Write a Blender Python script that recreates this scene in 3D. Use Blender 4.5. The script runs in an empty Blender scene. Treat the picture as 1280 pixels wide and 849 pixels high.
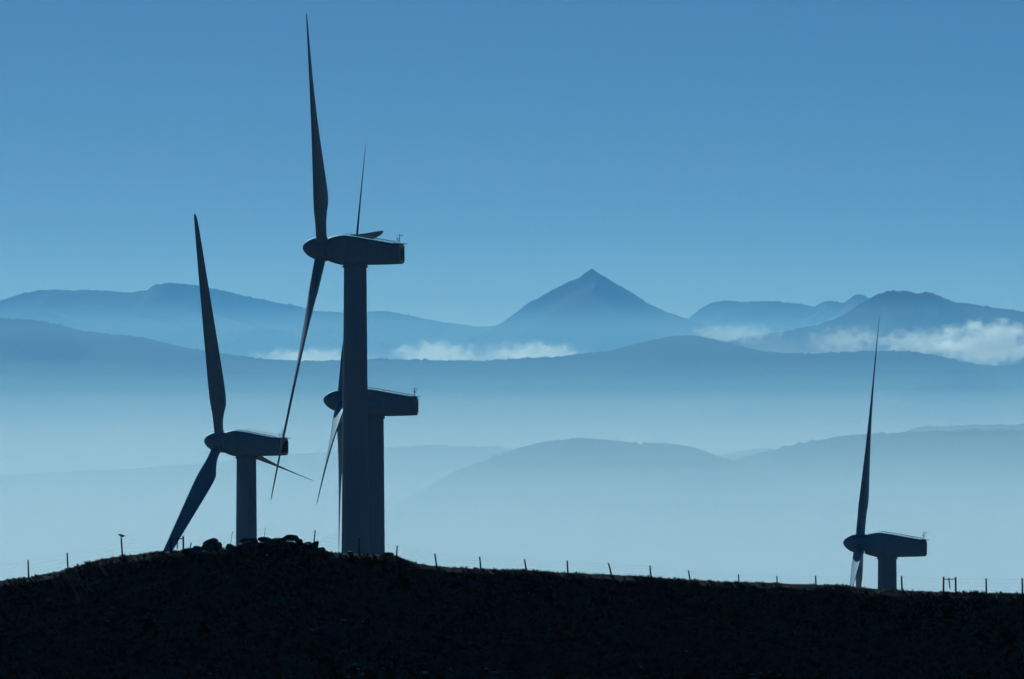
import bpy, math, random
import numpy as np
from mathutils import Vector, Matrix

R = math.radians
random.seed(7)
rng = np.random.default_rng(11)
scene = bpy.context.scene
C = scene.collection

# ------------------------------------------------------------------ camera
LENS = 460.0
F = LENS / 36.0 * 1280.0            # focal length in pixels of a 1280 px wide frame
CX, CY = 640.0, 424.5
cam_d = bpy.data.cameras.new('camera')
cam_d.lens = LENS
cam_d.sensor_width = 36.0
cam_d.sensor_fit = 'HORIZONTAL'
cam_d.clip_start = 1.0
cam_d.clip_end = 200000.0
cam = bpy.data.objects.new('camera', cam_d)
cam.rotation_euler = (R(90), 0, 0)
C.objects.link(cam)
scene.camera = cam

# ------------------------------------------------------------------ sky, sun, exposure
SUN_EL, SUN_LEFT = 21.0, 14.0       # sun ahead of the camera, a little to the left
world = bpy.data.worlds.new('World')
scene.world = world
world.use_nodes = True
nt = world.node_tree
bg = nt.nodes['Background']
sky = nt.nodes.new('ShaderNodeTexSky')
sky.sky_type = 'NISHITA'
sky.sun_disc = False
sky.sun_elevation = R(SUN_EL)
sky.sun_rotation = R(-SUN_LEFT)
sky.altitude = 1500
sky.air_density = 0.26
sky.dust_density = 0.1
sky.ozone_density = 2.4
nt.links.new(sky.outputs[0], bg.inputs[0])
bg.inputs[1].default_value = 0.05

sun_d = bpy.data.lights.new('sun', 'SUN')
sun_d.energy = 5.0
sun_d.angle = R(0.5)
sun_d.color = (1.0, 0.945, 0.88)
sun = bpy.data.objects.new('sun', sun_d)
C.objects.link(sun)
sdir = Vector((-math.sin(R(SUN_LEFT)) * math.cos(R(SUN_EL)),
               math.cos(R(SUN_LEFT)) * math.cos(R(SUN_EL)), math.sin(R(SUN_EL))))
sun.rotation_euler = sdir.to_track_quat('Z', 'Y').to_euler()

vs = scene.view_settings
vs.view_transform = 'Standard'
vs.look = 'None'
vs.gamma = 1.0
vs.use_curve_mapping = False
vs.exposure = -0.9
WB_T, WB_TINT = 4400.0, -18.5
try:
    vs.use_white_balance = True     # the photograph is balanced cold
    vs.white_balance_temperature = WB_T
    vs.white_balance_tint = WB_TINT
except AttributeError:
    pass
scene.cycles.use_denoising = True
scene.cycles.volume_bounces = 1
scene.cycles.max_bounces = 4
scene.cycles.use_adaptive_sampling = True
scene.cycles.adaptive_threshold = 0.04
scene.cycles.adaptive_min_samples = 16
scene.cycles.volume_step_rate = 1.6
scene.cycles.transparent_max_bounces = 64   # sight and light cross many mist layers

# ------------------------------------------------------------------ helpers
def at(px, py, d):
    """point at distance d (metres along the view) seen at photograph pixel px, py"""
    return Vector(((px - CX) / F * d, d, (CY - py) / F * d))

def tag(o, label=None, cat=None, group=None, kind=None):
    if label: o['label'] = label
    if cat: o['category'] = cat
    if group: o['group'] = group
    if kind: o['kind'] = kind
    return o

def empty(name, loc, rz=0.0):
    o = bpy.data.objects.new(name, None)
    o.empty_display_size = 0.5
    o.location = loc
    o.rotation_euler = (0, 0, rz)
    C.objects.link(o)
    return o

def link(name, me, mat=None, parent=None):
    o = bpy.data.objects.new(name, me)
    if mat and not me.materials:
        me.materials.append(mat)
    C.objects.link(o)
    if parent: o.parent = parent
    return o

class MB:
    def __init__(s): s.v, s.f = [], []
    def add(s, verts, faces):
        b = len(s.v)
        s.v += [tuple(p) for p in verts]
        s.f += [tuple(i + b for i in f) for f in faces]
    def loft(s, rings, cap=True):
        n = len(rings[0]); vs_ = [p for r in rings for p in r]; fs = []
        for k in range(len(rings) - 1):
            for i in range(n):
                j = (i + 1) % n
                fs.append((k*n+i, k*n+j, (k+1)*n+j, (k+1)*n+i))
        if cap:
            fs.append(tuple(range(n - 1, -1, -1)))
            fs.append(tuple((len(rings) - 1) * n + i for i in range(n)))
        s.add(vs_, fs)
    def tube(s, pts, rad, n=8, cap=True):
        pts = [Vector(p) for p in pts]
        if not isinstance(rad, (list, tuple)): rad = [rad] * len(pts)
        rings = []
        for k, p in enumerate(pts):
            d = (pts[min(k + 1, len(pts) - 1)] - pts[max(k - 1, 0)]).normalized()
            a = Vector((0, 1, 0)) if abs(d.y) < 0.9 else Vector((1, 0, 0))
            u = d.cross(a).normalized(); w = d.cross(u)
            rings.append([p + (u * math.cos(t) + w * math.sin(t)) * rad[k]
                          for t in [2 * math.pi * i / n for i in range(n)]])
        s.loft(rings, cap)
    def box(s, c, h, rot=None):
        M = rot or Matrix.Identity(3)
        pts = [Vector(c) + M @ Vector((sx*h[0], sy*h[1], sz*h[2]))
               for sx in (-1, 1) for sy in (-1, 1) for sz in (-1, 1)]
        s.add(pts, [(0,1,3,2),(4,6,7,5),(0,4,5,1),(2,3,7,6),(0,2,6,4),(1,5,7,3)])
    def mesh(s, name, smooth=False, angle=None):
        me = bpy.data.meshes.new(name)
        me.from_pydata(s.v, [], s.f)
        import bmesh
        bm = bmesh.new(); bm.from_mesh(me)
        bmesh.ops.recalc_face_normals(bm, faces=bm.faces)
        bm.to_mesh(me); bm.free()
        if smooth:
            me.polygons.foreach_set('use_smooth', [True] * len(me.polygons))
            if angle: me.set_sharp_from_angle(angle=R(angle))
        me.update()
        return me
    def build(s, name, mat, parent=None, smooth=False, angle=None):
        return link(name, s.mesh(name, smooth, angle), mat, parent)

def grid_mesh(name, X, Y, Z, smooth=True):
    ny, nx = X.shape
    co = np.stack([X, Y, Z], -1).reshape(-1, 3)
    i = np.arange((ny - 1) * (nx - 1)); r, c = i // (nx - 1), i % (nx - 1)
    a = r * nx + c
    f = np.stack([a, a + 1, a + nx + 1, a + nx], -1)
    return np_mesh(name, co, f, smooth)

def np_mesh(name, co, f, smooth=False):
    me = bpy.data.meshes.new(name)
    k = f.shape[1]
    me.vertices.add(len(co)); me.vertices.foreach_set('co', co.astype(np.float32).ravel())
    me.loops.add(f.size); me.loops.foreach_set('vertex_index', f.astype(np.int32).ravel())
    me.polygons.add(len(f))
    me.polygons.foreach_set('loop_start', (np.arange(len(f)) * k).astype(np.int32))
    me.polygons.foreach_set('loop_total', np.full(len(f), k, np.int32))
    if smooth: me.polygons.foreach_set('use_smooth', np.ones(len(f), bool))
    me.update(calc_edges=True)
    me.validate()
    return me

_perm = np.random.default_rng(3).permutation(512)
_val = np.random.default_rng(4).uniform(-1, 1, 512)
def vnoise(x, y):
    """smooth value noise of unit lattice, range -1..1"""
    x = np.asarray(x, float); y = np.asarray(y, float)
    xi, yi = np.floor(x).astype(int), np.floor(y).astype(int)
    u, v = x - xi, y - yi
    u = u*u*u*(u*(u*6-15)+10); v = v*v*v*(v*(v*6-15)+10)
    h = lambda a, b: _val[_perm[(a + _perm[b % 512]) % 512]]
    n0 = h(xi, yi) * (1-u) + h(xi+1, yi) * u
    n1 = h(xi, yi+1) * (1-u) + h(xi+1, yi+1) * u
    return n0 * (1-v) + n1 * v
def fbm(x, y, octv=4, gain=0.5):
    s, a, t = 0.0, 1.0, 0.0
    for k in range(octv):
        s = s + a * vnoise(x * 2**k + 17.3*k, y * 2**k - 9.1*k); t += a; a *= gain
    return s / t

# ------------------------------------------------------------------ materials
def mat_new(name):
    m = bpy.data.materials.new(name); m.use_nodes = True
    n = m.node_tree
    return m, n, n.nodes['Principled BSDF']

def mat_noise(name, c1, c2, scale, rough=0.8, bump=0.0, detail=6, spec=0.3, stretch=(1, 1, 1), lo=0.35, hi=0.65):
    m, n, p = mat_new(name)
    tc = n.nodes.new('ShaderNodeTexCoord'); mp = n.nodes.new('ShaderNodeMapping')
    mp.inputs['Scale'].default_value = stretch
    nz = n.nodes.new('ShaderNodeTexNoise')
    nz.inputs['Scale'].default_value = scale; nz.inputs['Detail'].default_value = detail
    nz.inputs['Roughness'].default_value = 0.6
    cr = n.nodes.new('ShaderNodeValToRGB')
    cr.color_ramp.elements[0].color = (*c1, 1); cr.color_ramp.elements[1].color = (*c2, 1)
    cr.color_ramp.elements[0].position = lo; cr.color_ramp.elements[1].position = hi
    n.links.new(tc.outputs['Object'], mp.inputs[0]); n.links.new(mp.outputs[0], nz.inputs['Vector'])
    n.links.new(nz.outputs['Fac'], cr.inputs[0]); n.links.new(cr.outputs[0], p.inputs['Base Color'])
    p.inputs['Roughness'].default_value = rough
    p.inputs['Specular IOR Level'].default_value = spec
    if bump:
        b = n.nodes.new('ShaderNodeBump'); b.inputs['Strength'].default_value = bump
        n.links.new(nz.outputs['Fac'], b.inputs['Height']); n.links.new(b.outputs[0], p.inputs['Normal'])
    return m

M_TOWER = mat_noise('painted steel', (0.32, 0.43, 0.54), (0.39, 0.5, 0.61), 0.9, rough=0.8, stretch=(1, 1, 0.12), spec=0.1)  # bluish cast of the light is mixed into this paint colour
M_FIBRE = mat_noise('glass fibre', (0.32, 0.43, 0.54), (0.39, 0.5, 0.61), 1.6, rough=0.65, spec=0.15)  # same blue of the light held in the base colour
M_DARK = mat_noise('dark grille', (0.05, 0.05, 0.055), (0.08, 0.08, 0.085), 6, rough=0.6)
M_METAL = mat_noise('galvanised metal', (0.4, 0.41, 0.42), (0.5, 0.5, 0.51), 9, rough=0.4, spec=0.5)
M_WOOD = mat_noise('weathered wood', (0.05, 0.042, 0.035), (0.09, 0.078, 0.065), 9, rough=0.9, stretch=(1, 1, 0.1), bump=0.4)
M_WIRE = mat_noise('rusted wire', (0.09, 0.08, 0.075), (0.14, 0.12, 0.11), 30, rough=0.6)
M_ROCK = mat_noise('lichened rock', (0.035, 0.038, 0.036), (0.11, 0.112, 0.1), 2.6, rough=0.95, bump=0.6)
M_MOSS = mat_noise('mossy boulder', (0.02, 0.024, 0.02), (0.045, 0.05, 0.042), 1.6, rough=0.95, bump=0.6)
M_PALE = mat_noise('pale quartz stone', (0.3, 0.31, 0.3), (0.52, 0.53, 0.5), 4.0, rough=0.9, bump=0.5)
M_TURF = mat_noise('dark turf', (0.065, 0.045, 0.02), (0.11, 0.08, 0.042), 0.8, rough=1.0, bump=0.5, detail=10, spec=0.05)
M_HEATH = mat_noise('heather tufts', (0.062, 0.043, 0.02), (0.135, 0.096, 0.048), 0.35, rough=1.0, spec=0.05, detail=8)
M_FOREST = mat_noise('wooded slope', (0.03, 0.045, 0.028), (0.06, 0.075, 0.045), 0.006, rough=1.0, spec=0.05)
M_MOUNT = mat_noise('heath covered mountain', (0.010, 0.015, 0.014), (0.028, 0.034, 0.03), 0.003, rough=1.0, spec=0.05)
M_VALLEY = mat_noise('valley fields', (0.04, 0.055, 0.03), (0.09, 0.1, 0.06), 0.004, rough=1.0, spec=0.05)
M_BIRD = mat_noise('brown plumage', (0.04, 0.03, 0.024), (0.09, 0.07, 0.055), 40, rough=0.8)

# ------------------------------------------------------------------ near hill
CREST = [(-900,800),(-500,768),(-250,748),(-60,733),(0,726),(30,722),(60,716),(85,711),(105,703.5),(130,698.5),(150,695.5),(180,692),(205,689),
         (235,688),(255,687),(280,686),(300,683),(330,679),(350,677),(375,679),(398,686),(415,690),(430,692),(480,692.5),(498,695),
         (510,701),(530,705),(545,707),(570,709),(600,711),(650,712),(700,715),(750,717.5),(800,720),(850,724.5),
         (900,726.5),(950,728),(1000,730),(1050,732),(1080,735),(1100,736.5),(1130,738.5),(1180,740),(1230,741),
         (1280,742),(1400,746),(1700,765),(2100,800)]
_cx = np.array([p[0] for p in CREST], float); _cy = np.array([p[1] for p in CREST], float)
YC = 980.0
def crest_z(x):
    px = np.asarray(x) / YC * F + CX
    py = sum(np.interp(px + o, _cx, _cy) for o in (-5, -2.5, 0, 2.5, 5)) / 5
    far = np.interp(px, [-900, 2100], [0, 0])
    z = (CY - py) / F * YC
    over = np.maximum(np.abs(np.asarray(x)) - 80, 0)
    return z - 0.05 * over + far
FRONT_U = [0, 3, 8, 14, 24, 45, 90, 180, 330, 480, 580, 700, 900, 978, 985, 1100, 1500]
FRONT_D = [0, 1.25, 3.6, 6.4, 11.2, 21, 40, 72, 98, 104, 98, 62, 14, 0, 0, 8, 60]
BACK_V = [0, 117, 220, 285, 358, 700, 1500, 2600]
BACK_D = [0, 21, 34, 39.3, 46.9, 120, 290, 470]
def ground_z(x, y):
    x = np.asarray(x, float); y = np.asarray(y, float)
    cz = crest_z(x)
    u = YC - y
    dfront = sum(np.interp(np.maximum(u + o, 0), FRONT_U, FRONT_D) for o in (-1.2, 0, 1.2)) / 3 - 0.10
    dback = np.interp(-u, BACK_V, BACK_D)
    fade = np.clip((u - 120) / 400, 0, 1)          # the camera's own rise ignores the crest line
    base = cz * (1 - fade) + fade * (-1.7)
    z = base - np.where(u > 0, np.maximum(dfront, 0), dback)
    w = np.clip(np.abs(u) / 6, 0.15, 1) * np.clip((u + 60) / 55, 0, 1)
    z = z + w * (0.38 * fbm(x / 9, y / 7, 3) + 0.13 * fbm(x / 2.1 + 40, y / 2.1, 3))
    z = z + 0.045 * fbm(x / 0.9, y / 0.9 + 31, 3) * np.clip((u + 30) / 25, 0, 1)
    return z

def spaced(lo, hi, step, ext_lo, ext_hi, n):
    mid = np.arange(lo, hi + step / 2, step)
    g = (np.arange(1, n + 1) / n) ** 2.2
    return np.concatenate([(lo - (lo - ext_lo) * g)[::-1], mid, hi + (ext_hi - hi) * g])
xs = spaced(-48, 48, 0.26, -1500, 1500, 46)
ys = spaced(951, 984, 0.26, -500, 3500, 70)
X, Y = np.meshgrid(xs, ys)
hill = link('near_hill', grid_mesh('near_hill', X, Y, ground_z(X, Y)), M_TURF)
tag(hill, kind='structure')

# tufts of heather and dry grass over the whole slope: nobody could count them
def tufts(n):
    x = rng.uniform(-47, 47, n); y = rng.uniform(952, 984.5, n)
    keep = (fbm(x / 3.5, y / 2.2, 3) + rng.uniform(-.6, .6, n)) > -0.25
    x, y = x[keep], y[keep]; n = len(x)
    z = ground_z(x, y)
    K = 10
    size = rng.lognormal(-2.05, 0.36, n) * (1 + 0.35 * fbm(x / 2.7 + 9, y / 2.7, 2))
    size = np.clip(size, 0.06, 0.3)
    cx = np.repeat(x, K); cy = np.repeat(y, K); cz = np.repeat(z, K); sz = np.repeat(size, K)
    m = n * K
    ang = rng.uniform(0, 2*np.pi, m); lean = rng.uniform(0.1, 1.15, m)
    rad = rng.uniform(0, 0.55, m) * sz
    bx, by = cx + rad*np.cos(ang), cy + rad*np.sin(ang)
    ln = sz * rng.uniform(0.5, 1.1, m)
    tip = np.stack([bx + ln*np.sin(lean)*np.cos(ang), by + ln*np.sin(lean)*np.sin(ang), cz + ln*np.cos(lean)*0.9], -1)
    wd = sz * rng.uniform(0.06, 0.16, m); a2 = ang + np.pi/2 + rng.uniform(-.6, .6, m)
    off = np.stack([np.cos(a2)*wd, np.sin(a2)*wd, np.zeros(m)], -1)
    b0 = np.stack([bx, by, cz - 0.05], -1)
    mid = b0 * 0.45 + tip * 0.55 + np.stack([np.zeros(m), np.zeros(m), ln*0.12], -1)
    co = np.stack([b0 - off*0.6, b0 + off*0.6, mid + off, tip, mid - off], 1).reshape(-1, 3)
    i = np.arange(m) * 5
    f = np.concatenate([np.stack([i, i+1, i+2], -1), np.stack([i, i+2, i+4], -1), np.stack([i+4, i+2, i+3], -1)])
    return co, f
co, f = tufts(65000)
h = link('heather', np_mesh('heather', co, f), M_HEATH)
tag(h, 'dark low heather and grass tufts covering the near hill', 'heather', kind='stuff')

# ------------------------------------------------------------------ ridges and mountains
def profile(pts, x, d, seed, jit, bump):
    px = x / d * F + CX
    a = np.array(pts, float)
    py = sum(np.interp(px + o, a[:, 0], a[:, 1]) for o in (-1.2, -.6, 0, .6, 1.2)) / 5
    smooth = (CY - py) / F * d
    ww = [(o, 1 + math.cos(math.pi * o / 90)) for o in range(-90, 91, 3)]
    wide = (CY - sum(w_ * np.interp(px + o, a[:, 0], a[:, 1]) for o, w_ in ww) / sum(w_ for _, w_ in ww)) / F * d
    py = py + jit * fbm(px / 30 + seed * 7.7, 0 * px + seed, 5, 0.68) + bump * (vnoise(px / 3.4, 0 * px + seed) + .6 * vnoise(px / 1.6, 0*px + seed + 3)) * (.25 + np.abs(vnoise(px / 19 + 4, 0*px + seed)))
    return smooth, wide, (CY - py) / F * d

def ridge(name, pts, d, slope, mat, seed, jit=1.0, bump=0.7, step=0.9, zmin=-460.0, spur=0.16, lx=1.0, flank=(-0.06, -0.06)):
    p = list(pts)
    p = [(p[0][0] - 1500, p[0][1] - flank[0] * 1500)] + p + [(p[-1][0] + 1500, p[-1][1] - flank[1] * 1500)]
    x0, x1 = (-260 - CX) / F * d, (1540 - CX) / F * d
    g = (np.arange(1, 25) / 24) ** 1.8
    mid = np.arange(x0, x1, step * d / F)
    x = np.concatenate([(x0 - 1200 / F * d * g)[::-1], mid, x1 + 1200 / F * d * g])
    zs, zw, zc = profile(p, x, d, seed, jit, bump)
    H = zc.max() - zmin
    depth = H / slope
    q = np.linspace(0, 1, 30) ** 1.7
    u = np.concatenate([-(q[::-1]), q[1:]]) * depth
    Xg, U = np.meshgrid(x, u)
    wander = fbm(x / (lx * d * 0.03) + seed, 0 * x + 5, 3) * H * 0.25
    Yg = d + U + wander[None, :]
    kw = np.clip(np.abs(U) / depth * 4.5, 0, 1)
    Zc = zs[None, :] * (1 - kw) + zw[None, :] * kw + (zc - zs)[None, :] * np.exp(-np.abs(U) / (6.0 * d / F))
    rel = np.abs(U) / depth
    spurs = (1 - np.abs(fbm(Xg / (lx * H * 0.8) + seed, Yg / (lx * H * 2.2), 4))) - 0.75
    Z = Zc - (H) * (rel * 0.9 + 0.1 * rel ** 2) + spur * H * 0.45 * spurs * np.clip(rel * 5, 0, 1) * (1 - rel * .6)
    Z = np.minimum(Z, Zc - rel * H * 0.12)
    Xg = Xg + np.abs(U) * 0.55 * fbm(U / (0.11 * depth) + seed, Xg / (H * 1.5) + seed, 3)   # gullies and spurs wind downhill
    return tag(link(name, grid_mesh(name, Xg, Yg, Z), mat), kind='structure')

ridge('far_mountain_range', [(-80,392),(-40,384),(0,377),(30,366.5),(60,361.5),(100,361.5),(160,364.5),(184,363.5),(196,356.5),(215,354.5),
      (250,356.5),(275,362.5),(300,368.5),(350,378.5),(395,388.5),(430,390.5),(460,388.5),(500,390.5),(530,397.5),(555,403.5),
      (600,406.5),(625,406.5),(660,415),(760,430),(900,432),(1100,430),(1300,430)], 40000, 0.32, M_MOUNT, 1, jit=2.4, bump=1.2, spur=0.34)
ridge('pyramid_peak', [(-60,470),(300,462),(480,450),(560,436),(600,419),(620,408),(640,394),(660,379),(690,362),(713,351),(724,347),(732,340),(736,338),(738.5,335),(741,337),
      (744,339),(752,344),(770,354.5),(790,366.5),(810,379),(830,388.5),(850,395.5),(862,399.5),(900,415),(960,432),(1100,455),(1300,462)], 31000, 0.34, M_MOUNT, 2, jit=1.4, bump=1.3, spur=0.5)
ridge('far_plateau', [(-60,470),(600,450),(780,430),(830,414),(860,399),(875,386.5),(890,378.5),(905,375.5),(940,376.5),(1000,379),(1020,382),(1031,376),
      (1048,377),(1056,378),(1067,370),(1075,367),(1083,370),(1110,386),(1180,400),(1300,412)], 41000, 0.32, M_MOUNT, 3, jit=2.0, bump=1.2, spur=0.34)
ridge('blue_mountain', [(-60,500),(600,470),(800,446),(900,428),(960,417),(1020,407),(1040,401),(1060,390.5),(1080,376),(1096,367),(1110,364.5),(1130,363.5),
      (1145,366),(1160,364.5),(1170,367.5),(1190,376.5),(1220,382),(1250,386),(1280,389),(1330,393)], 17800, 0.32, M_MOUNT, 4, jit=2.4, bump=1.3, spur=0.34)
ridge('middle_ridge', [(-80,394),(-40,396),(0,397.5),(40,399.5),(70,404.5),(100,413),(130,417),(170,420.5),(210,429.5),(250,437.5),(290,443.5),
      (330,448.5),(380,451.5),(430,450.5),(480,448.5),(530,449.5),(600,450.5),(640,448.5),(700,445.5),(740,441),(770,436),
      (800,428),(830,421.5),(850,418.5),(870,419.5),(900,425.5),(930,433.5),(970,440),(1000,442.5),(1040,440.5),(1080,438.5),
      (1110,438.5),(1140,439.5),(1170,443.5),(1200,450),(1230,456),(1250,457),(1280,453.5),(1330,446)], 13000, 0.26, M_FOREST, 5, jit=1.6, bump=1.3)
ridge('low_left_ridge', [(-80,598),(0,594.5),(60,590),(130,587.5),(200,584),(250,580),(300,575),(350,570),(430,563),(500,557.5),
      (560,556.5),(620,558.5),(650,562),(700,572),(800,582),(900,569),(935,563),(965,562),(1000,570),(1100,560),(1150,535),(1200,532),(1280,530),(1340,529)], 8000, 0.24, M_FOREST, 6, jit=2.0, bump=1.3)
ridge('low_middle_hill', [(-80,800),(300,720),(420,668),(480,640),(520,618),(560,596),(600,579),(640,564),(680,553.5),(715,550),(740,548),(770,551.5),(800,555),
      (830,554.5),(860,558.5),(890,567.5),(920,577.5),(960,590),(1050,622),(1280,680)], 5200, 0.24, M_FOREST, 7, jit=2.4, bump=1.9)
ridge('low_right_hill', [(-80,850),(500,740),(800,626),(880,591),(915,577),(950,566.5),(1000,552.5),(1050,544),(1090,541),(1150,538.5),(1200,536.5),(1280,535.5),(1340,536)],
      5900, 0.24, M_FOREST, 8, jit=2.4, bump=1.9)

vx, vy = np.meshgrid(np.linspace(-20000, 20000, 60), np.linspace(-6000, 56000, 90))
vz = -455 + 14 * fbm(vx / 2500, vy / 2500, 4)
tag(link('valley_ground', grid_mesh('valley_ground', vx, vy, vz), M_VALLEY), kind='structure')

# ------------------------------------------------------------------ haze and mist
def volume_mat(name, density, colour, aniso, scatter_only=True):
    m = bpy.data.materials.new(name); m.use_nodes = True
    n = m.node_tree; n.nodes.clear()
    out = n.nodes.new('ShaderNodeOutputMaterial'); pv = n.nodes.new('ShaderNodeVolumePrincipled')
    pv.inputs['Color'].default_value = (*colour, 1)
    pv.inputs['Density'].default_value = density
    pv.inputs['Anisotropy'].default_value = aniso
    if scatter_only: pv.inputs['Absorption Color'].default_value = (1, 1, 1, 1)
    n.links.new(pv.outputs[0], out.inputs['Volume'])
    return m, n, pv

def slab(name, lo, hi, mat, label):
    b = MB(); b.box([(a + c) / 2 for a, c in zip(lo, hi)], [(c - a) / 2 for a, c in zip(lo, hi)])
    return tag(b.build(name, mat), label, 'haze' if name == 'haze' else 'mist', kind='stuff')

M_HAZE = volume_mat('pale blue haze', 0.9e-5, (0.3, 0.55, 1.0), 0.3)[0]
slab('haze', (-20010, -6010, -480), (20010, 56010, 262), M_HAZE, 'thin blue haze filling the air over the whole scene')
MIST = [ # near y, far y, top, density, tint
 (1590, 55900, 252, 0.8e-5, (.2, .46, 1), 'faint blue haze deepening towards the far mountains'),
 (1600, 13000, 75, 1.9e-5, (.25, .5, 1), 'thin blue veil of mist reaching above the middle ridge'),
 (1610, 13010, 27, 2.6e-5, (.38, .63, 1), 'blue mist lying over the middle ridge'),
 (1615, 13015, 13, 2.8e-5, (.38, .63, 1), 'low blue mist along the crest of the middle ridge'),
 (13030, 30000, 42, 2.2e-5, (.33, .62, 1), 'pale mist along the feet of the far mountains'),
 (1620, 14000, -19, 3.4e-5, (.5, .78, 1), 'mist below the crest of the middle ridge'),
 (1630, 5050, -13, 1.15e-4, (.6, .85, 1), 'pale mist filling the nearest valley in front of the low hills'),
 (1640, 5060, -30, 4.0e-4, (.75, .9, 1), 'thickest pale mist low in the nearest valley'),
 (1650, 5070, -48, 5.0e-4, (.85, .94, 1), 'palest mist at the very bottom of the nearest valley'),
 (5080, 12500, -48, 1.3e-4, (.8, .92, 1), 'pale mist in the valley before the middle ridge')]
for k, (y0, y1, top, dens, tint, w) in enumerate(MIST):
    slab('valley_mist', (-19000 - k, y0, -478 + k * .3), (19000 + k, y1, top), volume_mat('valley mist', dens, tint, 0.3)[0], w)

# ------------------------------------------------------------------ wind turbines
BL = 23.5
TILT = R(5.2)
def airfoil_ring(r):
    f_ = r / BL
    chord = float(np.interp(f_, [.03,.055,.11,.17,.21,.3,.4,.5,.6,.73,.85,.93,.975,.992,1], [.92,.92,1.35,1.8,1.92,1.76,1.52,1.29,1.08,.82,.6,.45,.33,.22,.06]))
    tc = float(np.interp(f_, [.055,.11,.2,.3,.5,.8,1], [1,.6,.34,.26,.2,.16,.14]))
    twist = R(float(np.interp(f_, [.05,.18,.386,.55,.73,.9,1], [26,24,16,9,3.5,1,0])))
    circ = float(np.interp(f_, [.05,.075,.16], [1, .85, 0]))
    return chord, tc, twist, circ
def blade_mesh(pitch, cone=0.012):
    N = 18; rings = []
    rs = [0.7, 1.1, 1.5, 1.9, 2.5, 3.2, 4.0, 4.8, 6, 7.5, 9, 11, 13, 15, 17, 19, 20.5, 21.8, 22.7, 23.2, 23.42, 23.5]
    for r in rs:
        chord, tc, tw, ci = airfoil_ring(r)
        b = tw + pitch
        c = Vector((-math.sin(b), -math.cos(b), 0)); m = Vector((math.cos(b), -math.sin(b), 0))
        ring = []
        for i in range(N):
            t = 2 * math.pi * i / N
            u = 0.5 - 0.5 * math.cos(t)                       # 0 at leading edge
            uu = min(max(u, 0), 1)
            yt = 5 * tc * (0.2969*math.sqrt(uu) - 0.126*uu - 0.3516*uu**2 + 0.2843*uu**3 - 0.1036*uu**4) * chord
            yt = max(yt, 0.006)
            side = 1 if math.sin(t) >= 0 else -1
            pa = c * (0.32 - u) * chord + m * (yt * side)
            pc = c * (math.cos(t) * 0.46) + m * (math.sin(t) * 0.46)
            p = pc * ci + pa * (1 - ci)
            ring.append((p.x - cone * r + 0.0009 * r * r * 0.3, p.y, r))
        rings.append(ring)
    b = MB(); b.loft(rings)
    return b.mesh('blade', True, 40)
def nacelle_mesh():
    st = [(-2.30,2.20,.26,.98,2.1),(-2.1,2.28,.17,1.06,2.4),(-1.7,2.36,.05,1.14,3.2),(-1.1,2.43,-.09,1.2,4.5),(-.75,2.44,-.1,1.22,5.5),
          (0.4,2.27,-.1,1.22,6),(1.8,2.02,-.08,1.21,6),(3.0,1.81,-.05,1.2,6),(3.9,1.66,-.01,1.19,6),(3.97,1.63,.02,1.15,6)]
    rings = []
    N = 28
    for x, zt, zb, hw, e in st:
        ring = []
        for i in range(N):
            t = 2 * math.pi * (i + 0.5) / N
            cy, sz = math.cos(t), math.sin(t)
            ring.append((x, hw * math.copysign(abs(cy) ** (2 / e), cy), (zt + zb) / 2 + (zt - zb) / 2 * math.copysign(abs(sz) ** (2 / e), sz)))
        rings.append(ring)
    b = MB(); b.loft(rings)
    return b.mesh('nacelle', True, 32)
def spinner_mesh():
    prof = [(-.52,1.0),(-.3,1.01),(0.1,1.0),(.5,.95),(.9,.83),(1.25,.64),(1.5,.42),(1.65,.2),(1.69,.02)]
    b = MB(); N = 24
    b.loft([[(-x, r * math.cos(2*math.pi*i/N), r * math.sin(2*math.pi*i/N)) for i in range(N)] for x, r in prof])
    return b.mesh('spinner', True, 45)
def tower_mesh(hgt):
    b = MB(); N = 40; rings = []
    for z in np.linspace(0, hgt, 24):
        r = 0.95 + 0.0085 * (hgt - z)
        rings.append([(r*math.cos(2*math.pi*i/N), r*math.sin(2*math.pi*i/N), z) for i in range(N)])
    b.loft(rings)
    return b.mesh('tower', True, 40)
NAC, SPIN = nacelle_mesh(), spinner_mesh()
BLADE_RUN, BLADE_FEATHER = blade_mesh(R(0)), blade_mesh(R(73), 0.04)

def rail_mesh():
    b = MB()
    for s in (-.95, .95):
        pts = []
        for x in np.linspace(-0.6, 3.6, 9):
            zt = float(np.interp(x, [-.75, .4, 1.8, 3, 3.9], [2.44, 2.27, 2.02, 1.81, 1.66]))
            b.tube([(x, s, zt - .06), (x, s, zt + .13)], .016, 6)
            pts.append((x, s, zt + .13))
        b.tube(pts, .018, 6)
    return b.mesh('top_rail')
def mast_mesh():
    b = MB()
    b.tube([(3.75, .3, 1.62), (3.75, .3, 2.5)], .03, 8)
    b.tube([(3.75, -.4, 1.62), (3.75, -.4, 2.1)], .022, 8)
    b.tube([(3.75, -.45, 1.98), (3.75, .35, 1.98)], .02, 6)
    b.tube([(3.6, .3, 2.36), (4.0, .3, 2.36)], .014, 6)
    b.box((3.98, .3, 2.36), (.06, .008, .045))
    for k in range(3):
        a = 2.1 * k + .4
        c = Vector((3.75 + .13 * math.cos(a), -.4 + .13 * math.sin(a), 2.12))
        b.tube([(3.75, -.4, 2.12), c], .01, 5)
        b.tube([c - Vector((0, 0, .05)), c, c + Vector((0, 0, .05))], [.02, .05, .02], 8)
    return b.mesh('wind_mast')
def grille_frame_mesh():
    b = MB()
    for y0 in (-.86, .86): b.box((4.0, y0, .83), (.05, .05, .66))
    for z0 in (.21, 1.45): b.box((4.0, 0, z0), (.048, .81, .05))
    return b.mesh('tail_vent')
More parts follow.
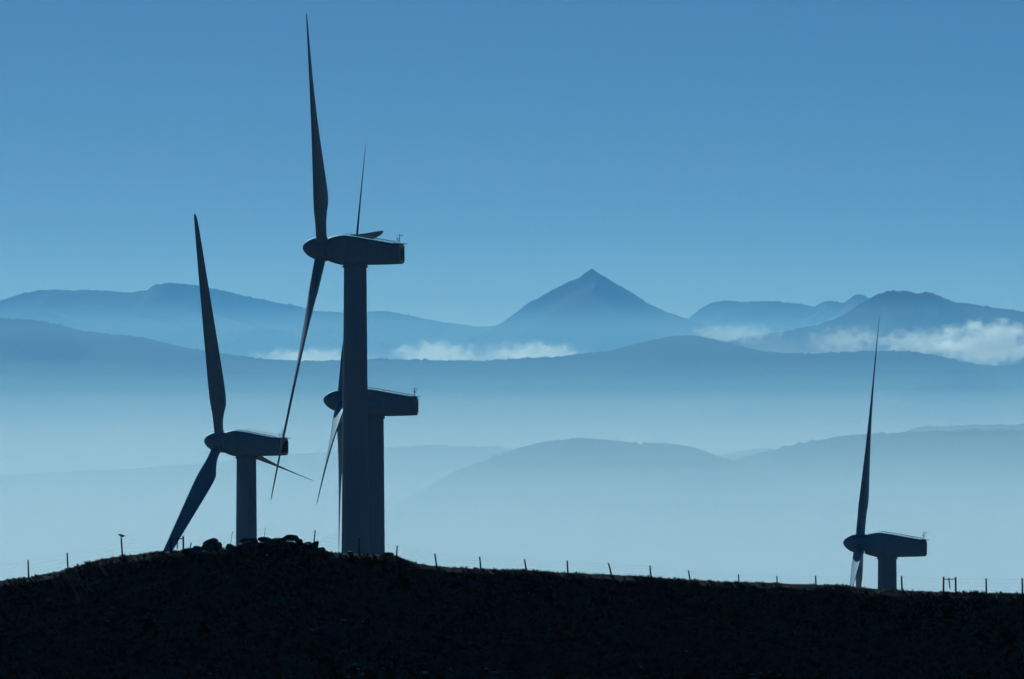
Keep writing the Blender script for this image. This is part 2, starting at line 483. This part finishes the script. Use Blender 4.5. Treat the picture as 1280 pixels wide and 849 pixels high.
def slat_mesh():
    b = MB(); b.box((0, 0, 0), (.035, .80, .045), Matrix.Rotation(R(35), 3, 'Y'))
    return b.mesh('slat')
def lip_mesh():
    b = MB(); b.loft([[(x, s*1.16, z) for s, z in ((-1, zb), (1, zb), (1, zt), (-1, zt))] for x, zb, zt in ((3.55, 1.735, 1.79), (4.02, 1.64, 1.70), (4.28, 1.665, 1.71))])
    return b.mesh('tail_lip')
def yaw_mesh():
    b = MB(); N = 36
    b.loft([[(r*math.cos(2*math.pi*i/N), r*math.sin(2*math.pi*i/N), z) for i in range(N)] for z, r in ((-.22, 1.04), (-.2, 1.08), (-.06, 1.08), (-.04, 1.0), (.1, 1.0))])
    return b.mesh('yaw_ring', True, 30)
RAIL, MAST, GRF, SLAT, LIP, YAW = rail_mesh(), mast_mesh(), grille_frame_mesh(), slat_mesh(), lip_mesh(), yaw_mesh()

def turbine(px, py, d, psi, theta, blade_me, label):
    """px, py: tower top in the photograph; psi: turn of the rotor axis; theta: angle of the first blade"""
    top = at(px, py, d)
    gz = float(ground_z(top.x, top.y))
    hgt = top.z - gz + 0.25
    root = empty('wind_turbine', (top.x, top.y, gz - 0.25))
    tag(root, label, 'wind turbine', 'wind turbines behind the near hill')
    link('tower', tower_mesh(hgt), M_TOWER, root)
    def put(name, me, mat, parent, loc=(0, 0, 0), rot=(0, 0, 0), pm=None):
        o = link(name, me, mat, parent); o.location = loc; o.rotation_euler = rot; return o
    y = put('yaw_ring', YAW, M_TOWER, root, (0, 0, hgt))
    nac = put('nacelle', NAC, M_FIBRE, root, (0, 0, hgt + 0.1), (0, 0, -psi))
    put('top_rail', RAIL, M_METAL, nac); put('wind_mast', MAST, M_METAL, nac)
    put('tail_vent', GRF, M_METAL, nac); put('tail_lip', LIP, M_FIBRE, nac)
    for k in range(7): put('slat', SLAT, M_DARK, nac, (4.0, 0, .34 + k * .165))
    T = Matrix.Rotation(-psi, 4, 'Z') @ Matrix.Rotation(TILT, 4, 'Y')
    hub = Matrix.Translation((0, 0, hgt + 0.1)) @ (Matrix.Rotation(-psi, 4, 'Z') @ Matrix.Translation((-2.83, 0, 1.27))) @ Matrix.Rotation(TILT, 4, 'Y')
    s = link('spinner', SPIN, M_FIBRE, root); s.matrix_local = hub
    for k in range(3):
        b = link('blade', blade_me, M_FIBRE, root)
        b.matrix_local = hub @ Matrix.Rotation(-(theta + k * 2 * math.pi / 3), 4, 'X')
    return root
DB = F * BL / 350.0
turbine(444, 331.5, DB, R(12), R(86), BLADE_RUN, 'nearest and tallest wind turbine, its tower rising in front of another turbine')
turbine(466.5, 520.5, DB * 350 / 325, R(2.7), R(7), BLADE_RUN, 'wind turbine half hidden behind the tower of the tallest turbine')
turbine(308, 570.5, DB * 350 / 303.5, R(25), R(-20), BLADE_FEATHER, 'leftmost wind turbine with broad turned blades behind the rock heap')
turbine(1109, 696.5, DB * 350 / 287, R(4), R(2), BLADE_RUN, 'lone wind turbine far right, only its top above the hill')

# ------------------------------------------------------------------ rocks
def rock_mesh(seed, flat=0.7, sub=3):
    import bmesh
    bm = bmesh.new(); bmesh.ops.create_icosphere(bm, subdivisions=sub, radius=0.5)
    rr = random.Random(seed)
    planes = [(Vector((rr.gauss(0, 1), rr.gauss(0, 1), rr.gauss(0, 1))).normalized(), rr.uniform(.2, .38)) for _ in range(10)]
    for v in bm.verts:
        for n_, d_ in planes:
            e = v.co.dot(n_) - d_
            if e > 0: v.co -= n_ * e
        v.co += Vector((rr.gauss(0, .012), rr.gauss(0, .012), rr.gauss(0, .012)))
        v.co.z *= flat
    me = bpy.data.meshes.new('rock'); bm.to_mesh(me); bm.free()
    return me
ROCKS = [rock_mesh(s, fl) for s, fl in ((1,.8),(2,.6),(3,.9),(4,.45),(5,.7),(6,.38),(7,.85),(8,.55))]
def rock(px, py, w, hgt, k, mat, label, group, du=0.0, roll=0.0, name='rock', d=None):
    """a rock centred on a photograph pixel, w by hgt pixels, standing du metres in front of the crest"""
    d = d or YC - du
    c = at(px, py, d)
    me = ROCKS[k % 8].copy(); me.materials.clear(); me.materials.append(mat)
    o = link(name, me)
    dim = max(v.co.x for v in me.vertices) - min(v.co.x for v in me.vertices)
    dz = max(v.co.z for v in me.vertices) - min(v.co.z for v in me.vertices)
    sw, sh = w / F * d / dim, hgt / F * d / dz
    o.location = c; o.scale = (sw, sw * 0.9, sh); o.rotation_euler = (0, R(roll), 0)
    return tag(o, label, 'rock', group)
HEAP = [ # px, py, w, h, shape, roll, label
 (247,686,14,8,0,0,'small boulder at the left foot of the rock heap'),
 (241,692,26,11,1,5,'low broad boulder half sunk left of the rock heap'),
 (253,693,20,11,4,-8,'grey boulder half sunk in front of the left rock stack'),
 (263,677.5,20,8,3,-6,'flat overhanging slab near the top of the left rock stack'),
 (268,675.5,13,5,5,4,'topmost flat stone of the left rock stack'),
 (261,684,16,11,2,0,'squat block under the overhanging slab of the left rock stack'),
 (272,683,16,12,6,10,'rounded block on the right of the left rock stack'),
 (288,684,12,9,0,8,'block standing between the two rock heaps'),
 (294,685,13,8,4,-5,'block wedged beside the block between the two rock heaps'),
 (305,675.5,12,6,3,-8,'slab leaning at the left end of the main rock heap'),
 (317,675.5,17,7,5,14,'pale tilted slab in front of the leftmost turbine tower'),
 (303,683,16,10,6,0,'dark block under the slab at the left end of the main rock heap'),(313,682,14,10,2,6,'block under the pale tilted slab of the main rock heap'),(322,682,15,10,0,-6,'block below the right tip of the pale tilted slab'),
 (329,675.5,14,7,1,0,'flat top stone of the main rock heap just right of the turbine tower'),(338,676,14,8,7,8,'second top stone of the main rock heap right of the turbine tower'),(347,675,14,8,4,-4,'third top stone of the main rock heap right of the turbine tower'),
 (333,682,18,9,2,3,'lower block of the main rock heap just right of the turbine tower'),(345,682,16,9,6,-5,'lower block in the middle of the main rock heap'),
 (355,674.5,14,7,3,-10,'stone touching the left side of the highest slab'),(365,673.5,18,8,1,6,'highest slab on the main rock heap'),
 (374,677,15,8,5,22,'long slab sloping down the right side of the main rock heap'),
 (358,681,18,10,0,0,'block below the stone left of the highest slab'),(370,683,18,9,7,9,'block directly below the highest slab of the main rock heap'),
 (384,682,13,8,4,12,'block at the lower end of the long sloping slab'),(386,679.5,9,5,2,0,'small stone lying on the block at the end of the sloping slab'),
 (395,681,9,11,6,20,'upright pointed rock at the right end of the heap'),
 (391,686,15,7,1,4,'low stone at the foot of the upright pointed rock'),(401,687,12,6,3,8,'last flat stone right of the upright pointed rock'),
 (305,687.5,13,2.6,3,0,'thin pale flat stone below the main rock heap'),
 (438,690.5,8,4,4,0,'small stone at the foot of the tallest tower'),(486,693.5,14,5,1,3,'low stone on the crest right of the two towers'),
]
HEAP_ANY = 'weathered stone in the rock heap on the hill crest'
for i, (px, py, w, hh, k, roll, lab) in enumerate(HEAP):
    rock(px, py, w, hh, k, M_ROCK, lab or HEAP_ANY, 'stones of the rock heap on the crest', du=0.1 + (0.35 if py > 680 else 0) + .12 * (i % 3), roll=roll)

def slope_distance(px, py):
    """distance at which the sight line through a pixel meets the slope"""
    lo = 985.0
    for d in np.arange(940, 985, 0.1):
        p = at(px, py, d)
        if p.z <= float(ground_z(p.x, d)): return float(d)
    return lo
SLOPE = [ # px, py, w, h, kind (0 grey, 1 pale, 2 mossy boulder), label
 (418,797,44,24,2,'large dark boulder in the middle of the near slope'),
 (502,826,26,14,2,'dark boulder low on the slope right of the largest boulder'),
 (586,812,30,12,2,'broad low boulder rightmost of the dark boulders on the slope'),
 (334,694,4,2.6,1,'single bright pale stone just below the main rock heap'),
 (320,690,6,2,1,'flat pale sliver of stone tucked under the main rock heap'),
 (285,690,7,3,0,'grey stone in the turf under the gap between the rock heaps'),
 (453,777,5,2,1,'pale stone up and right of the largest dark boulder'),
 (430,775,11,3,1,'narrow pale stone on the top edge of the largest dark boulder'),
 (391,788,4,2,1,'pale stone close to the left side of the largest dark boulder'),
 (386,783,3,2,1,'tiny pale stone highest on the left of the largest dark boulder'),
 (395,803,5,3,0,'grey stone at the lower left of the largest dark boulder'),
 (452,806,12,7,0,'grey stone at the lower right of the largest dark boulder'),
 (444,831,9,4,1,'brightest pale stone at the foot of the slope below the largest boulder'),
 (448,836,5,3,1,'small pale stone touching the brightest stone at the foot of the slope'),(452,843,8,3,1,'wider pale stone below right of the brightest stone at the slope foot'),(436,846,6,3,1,'pale stone below left of the brightest stone at the slope foot'),
 (466,825,10,5,0,'grey stone between the largest boulder and the next boulder to the right'),
 (487,829,6,3,0,'grey stone touching the lower left of the second dark boulder'),
 (480,836,6,3,1,'pale stone below and left of the second dark boulder'),
 (531,841,8,5,1,'pale stone at the bottom edge right of the second dark boulder'),
 (564,837,5,3,1,'pale stone at the bottom edge below the rightmost dark boulder'),
 (540,781,6,3,0,'grey stone standing alone high on the slope right of centre'),
 (559,797,18,6,0,'long grey stone above and left of the rightmost dark boulder'),
 (588,804,5,3,1,'pale stone resting on top of the rightmost dark boulder'),
 (605,816,7,4,0,'grey stone at the right end of the rightmost dark boulder'),
 (608,836,6,3,1,'pale stone below the right end of the rightmost dark boulder'),
 (620,841,9,4,1,'widest pale stone at the bottom edge right of the dark boulders'),
 (802,834,5,3,1,'upper of two pale stones near the bottom edge right of centre'),
 (810,845,6,3,1,'lower of two pale stones near the bottom edge right of centre'),
 (858,814,4,2.5,1,'pale stone alone on the right half of the slope'),
 (940,843,6,2.6,1,'leftmost pale stone in the small row at the bottom edge on the right'),(951,842,5,2.4,1,'second from left in the small row of pale stones bottom right'),(962,841,4,2.4,1,'third from left in the small row of pale stones bottom right'),(974,843,5,2.6,1,'rightmost pale stone in the small row at the bottom edge on the right'),
 (270,838,9,3,0,'grey stone near the bottom edge left of the boulders'),
 (262,842,6,2.4,1,'leftmost pale stone near the bottom edge of the slope')]
for i, (px, py, w, hh, kind_, lab) in enumerate(SLOPE):
    lab = lab or ('pale stone in the small row at the bottom edge on the right' if px > 900 else 'small pale stone under the brightest stone at the foot of the slope')
    d = slope_distance(px, py + hh * 0.3)
    if kind_ == 2: d += w / F * d * 0.3
    rock(px, py, w, hh, i * 3 + 1, (M_ROCK, M_PALE, M_MOSS)[kind_], lab, 'stones scattered over the slope', roll=random.uniform(-18, 25), d=d)

# ------------------------------------------------------------------ fence along the crest
fence = empty('wire_fence', at(640, 712, YC))
tag(fence, 'long wire fence on wooden posts along the hill crest', 'fence')
FO = fence.location.copy()
POSTS = [ # foot px, top px, top py, radius m
 (-60,-61,716,.06),(36,35,700,.06),(85,84,691,.06),(153,151.5,672,.062),(237,239,678,.045),(286,290,664.5,.018),(328,331,660,.018),(391.5,394,663,.05),
 (449,449,672,.05),(495.5,496.5,682,.055),(546,543.5,692,.06),(601,599.5,696,.06),(658,655.5,699,.06),(710,709,701,.06),
 (764.5,760.5,704,.06),(814,812.5,707,.06),(863,860.5,713,.055),(923.5,923,718,.05),(972,971,720,.05),(1020,1019.5,719.5,.055),
 (1128,1127,720,.065),(1233,1232.5,723,.065),(1278,1277.5,722.5,.065),(1340,1340,726,.06)]
tops = []
for fx, tx, ty, rad in POSTS:
    x = (fx - CX) / F * YC
    gz = float(ground_z(x, YC)) - 0.15
    a = Vector((x, YC, gz)); b = at(tx, ty, YC)
    if 280 < fx < 335: a.y = b.y = YC + 2.0; a.z = float(ground_z(x, YC + 2)) - .2
    mb = MB(); mid = a.lerp(b, .5) + Vector((random.uniform(-.02, .02), 0, 0))
    mb.tube([a - FO, mid - FO, b - FO], [rad * 1.1, rad, rad * .9], 8)
    mb.build('fence_post', M_WOOD, fence)
    tops.append((a, b))
for row in (.28, .5, .72, .92):
    mb = MB(); pts = []
    for k, (a, b) in enumerate(tops):
        p = a.lerp(b, row); p.y -= .07
        pts.append(p - FO)
        if k + 1 < len(tops):
            a2, b2 = tops[k + 1]; q = a2.lerp(b2, row); q.y -= .07
            pts.append(p.lerp(q, .5) - FO - Vector((0, 0, .03)))
    mb.tube(pts, .0026, 4)
    mb.build('wire', M_WIRE, fence)

def gate(pxs, top, bar, foot, label, hang):
    base = at(sum(pxs) / 2, foot, YC); base.z = float(ground_z(base.x, YC))
    g = empty('fence_gate', base); tag(g, label, 'gate', 'braced wooden frames in the fence')
    def P(px, py): return at(px, py, YC - .02) - base
    for px, tp, ln in zip(pxs, top, (-.6, .9)):
        mb = MB(); x = (px - CX) / F * YC
        zf = float(ground_z(x, YC)) - .15
        mb.tube([Vector((x + ln / 60, YC - .02, zf)) - base, P(px, tp)], [.075, .065], 8); mb.build('post', M_WOOD, g)
    mb = MB(); mb.tube([P(pxs[0] + .8, bar), P(pxs[1] - .8, bar - .4)], .035, 8); mb.build('crossbar', M_WOOD, g)
    mb = MB(); mb.tube([P(hang[0], hang[1]), P(hang[2], hang[3])], [.05, .04], 8); mb.build('hanging_stick', M_WOOD, g)
gate((1179.5, 1194.5), (721, 721.5), 724.3, 739, 'open wooden frame with a crossbar in the fence right of the lone turbine', (1186, 722.5, 1187.5, 736))
gate((213.5, 229), (673.5, 670), 673.8, 688, 'wooden frame with a crossbar in the fence by the lowest blade of the leftmost turbine', (222, 673.2, 221.5, 686.5))

# ------------------------------------------------------------------ bird on a post
bp = tops[3][1] + Vector((0, 0, 0.0))
bird = empty('bird', bp); bird.scale = (1.2, 1.2, 1.3); tag(bird, 'small dark bird perched on a fence post on the left', 'bird')
mb = MB(); N = 12
prof = [(-.17,.165,.012),(-.15,.165,.04),(-.12,.16,.052),(-.09,.145,.056),(-.04,.12,.075),(.03,.1,.085),(.1,.09,.07),(.16,.085,.042),(.2,.084,.02)]
mb.loft([[(x, r * math.cos(2*math.pi*i/N), z + r * math.sin(2*math.pi*i/N)) for i in range(N)] for x, z, r in prof])
body = mb.build('body', M_BIRD, bird, True)
mb = MB(); mb.loft([[(x, s * w_, z + t) for s, t in ((-1, -.006), (1, -.006), (1, .006), (-1, .006))] for x, z, w_ in ((.16, .085, .02), (.36, .1, .045))]); mb.build('tail', M_BIRD, bird)
mb = MB(); mb.tube([(-.165, 0, .165), (-.22, 0, .158)], [.014, .002], 6); mb.build('beak', M_BIRD, bird)
for s in (-1, 1):
    mb = MB(); mb.loft([[(x, s * (y + t), z + q) for t, q in ((0, -w_), (.016, -w_*.3), (.016, w_*.5), (0, w_))] for x, y, z, w_ in ((-.07, .055, .135, .03), (.03, .078, .115, .06), (.13, .055, .1, .045), (.25, .025, .095, .012))]); mb.build('wing', M_BIRD, bird)
    mb = MB(); mb.tube([(.0, s * .03, .05), (-.005, s * .03, -.004)], .007, 5); mb.build('leg', M_BIRD, bird)

# ------------------------------------------------------------------ clouds lying between the mountains
def cloud(px, py, w, hgt, d, dens, seed, label, cover=0.5, soft=0.14, name='cloud', nscale=1.9):
    c = at(px, py, d)
    sx, sz = w / 2 / F * d, hgt / 2 / F * d
    sy = max(sx * 0.6, sz)
    mb = MB(); N, K = 20, 10
    mb.loft([[(math.cos(2*math.pi*i/N) * math.sin(t), math.sin(2*math.pi*i/N) * math.sin(t), -math.cos(t)) for i in range(N)] for t in [math.pi * (k + .5) / K for k in range(K)]])
    m, n, pv = volume_mat('cloud', 0, (0.97, 0.98, 1.0), 0.55)
    tc = n.nodes.new('ShaderNodeTexCoord'); L = n.links.new
    ln = n.nodes.new('ShaderNodeVectorMath'); ln.operation = 'LENGTH'; L(tc.outputs['Object'], ln.inputs[0])
    mp = n.nodes.new('ShaderNodeMapping'); mp.inputs['Scale'].default_value = (sx / sz * .8, sy / sz * .8, 1); mp.inputs['Location'].default_value = (seed * 3.1, seed, 0)
    L(tc.outputs['Object'], mp.inputs[0])
    nz = n.nodes.new('ShaderNodeTexNoise'); nz.inputs['Scale'].default_value = nscale; nz.inputs['Detail'].default_value = 6; nz.inputs['Roughness'].default_value = .6
    L(mp.outputs[0], nz.inputs['Vector'])
    f1 = n.nodes.new('ShaderNodeMath'); f1.operation = 'MULTIPLY_ADD'; L(ln.outputs['Value'], f1.inputs[0]); f1.inputs[1].default_value = -0.66; f1.inputs[2].default_value = cover - .12
    ad = n.nodes.new('ShaderNodeMath'); ad.operation = 'ADD'; ct = n.nodes.new('ShaderNodeMath'); ct.operation = 'MULTIPLY_ADD'; ct.inputs[1].default_value = 1.7; ct.inputs[2].default_value = -.35; L(nz.outputs['Fac'], ct.inputs[0]); L(ct.outputs[0], ad.inputs[0]); L(f1.outputs[0], ad.inputs[1])
    mr = n.nodes.new('ShaderNodeMapRange'); L(ad.outputs[0], mr.inputs[0])
    for k, v in enumerate((0.46, 0.46 + soft, 0.0, dens)): mr.inputs[k + 1].default_value = v
    L(mr.outputs[0], pv.inputs['Density'])
    o = mb.build(name, m)
    o.location = c; o.scale = (sx, sy, sz)
    return tag(o, label, name.replace('_', ' '), 'low clouds between the mountains' if name == 'cloud' else 'fog banks behind the middle ridge')
CLD = 16600
cloud(1236, 428, 160, 66, CLD, 0.0250, 1, 'largest and brightest white cloud at the right edge', .62)
cloud(1150, 428, 130, 44, CLD + 300, 0.0175, 2, 'white cloud in front of the blue mountain beside the brightest cloud', .54)
cloud(1060, 424, 130, 42, CLD + 200, 0.0100, 3, 'thin ragged cloud at the left foot of the blue mountain', .52)
cloud(920, 417, 170, 34, CLD + 500, 0.0088, 4, 'faint wisp of cloud below the flat far plateau', .51)
cloud(665, 443, 160, 42, CLD, 0.0175, 5, 'long low cloud at the left foot of the pyramid peak', .55)
cloud(545, 443, 140, 42, CLD + 200, 0.0175, 6, 'rounded low cloud right of the tallest turbine tower', .56)
cloud(390, 449, 200, 36, CLD, 0.0125, 7, 'thin flat strip of cloud left of the tallest turbine tower', .55)
cloud(1090, 446, 560, 64, CLD - 1800, 0.0020, 8, 'long pale bank of fog under the clouds right of centre', .62, .5, 'fog_bank', .9)
cloud(590, 452, 520, 50, CLD - 1800, 0.0020, 9, 'long pale bank of fog behind the middle ridge left of centre', .62, .5, 'fog_bank', .9)
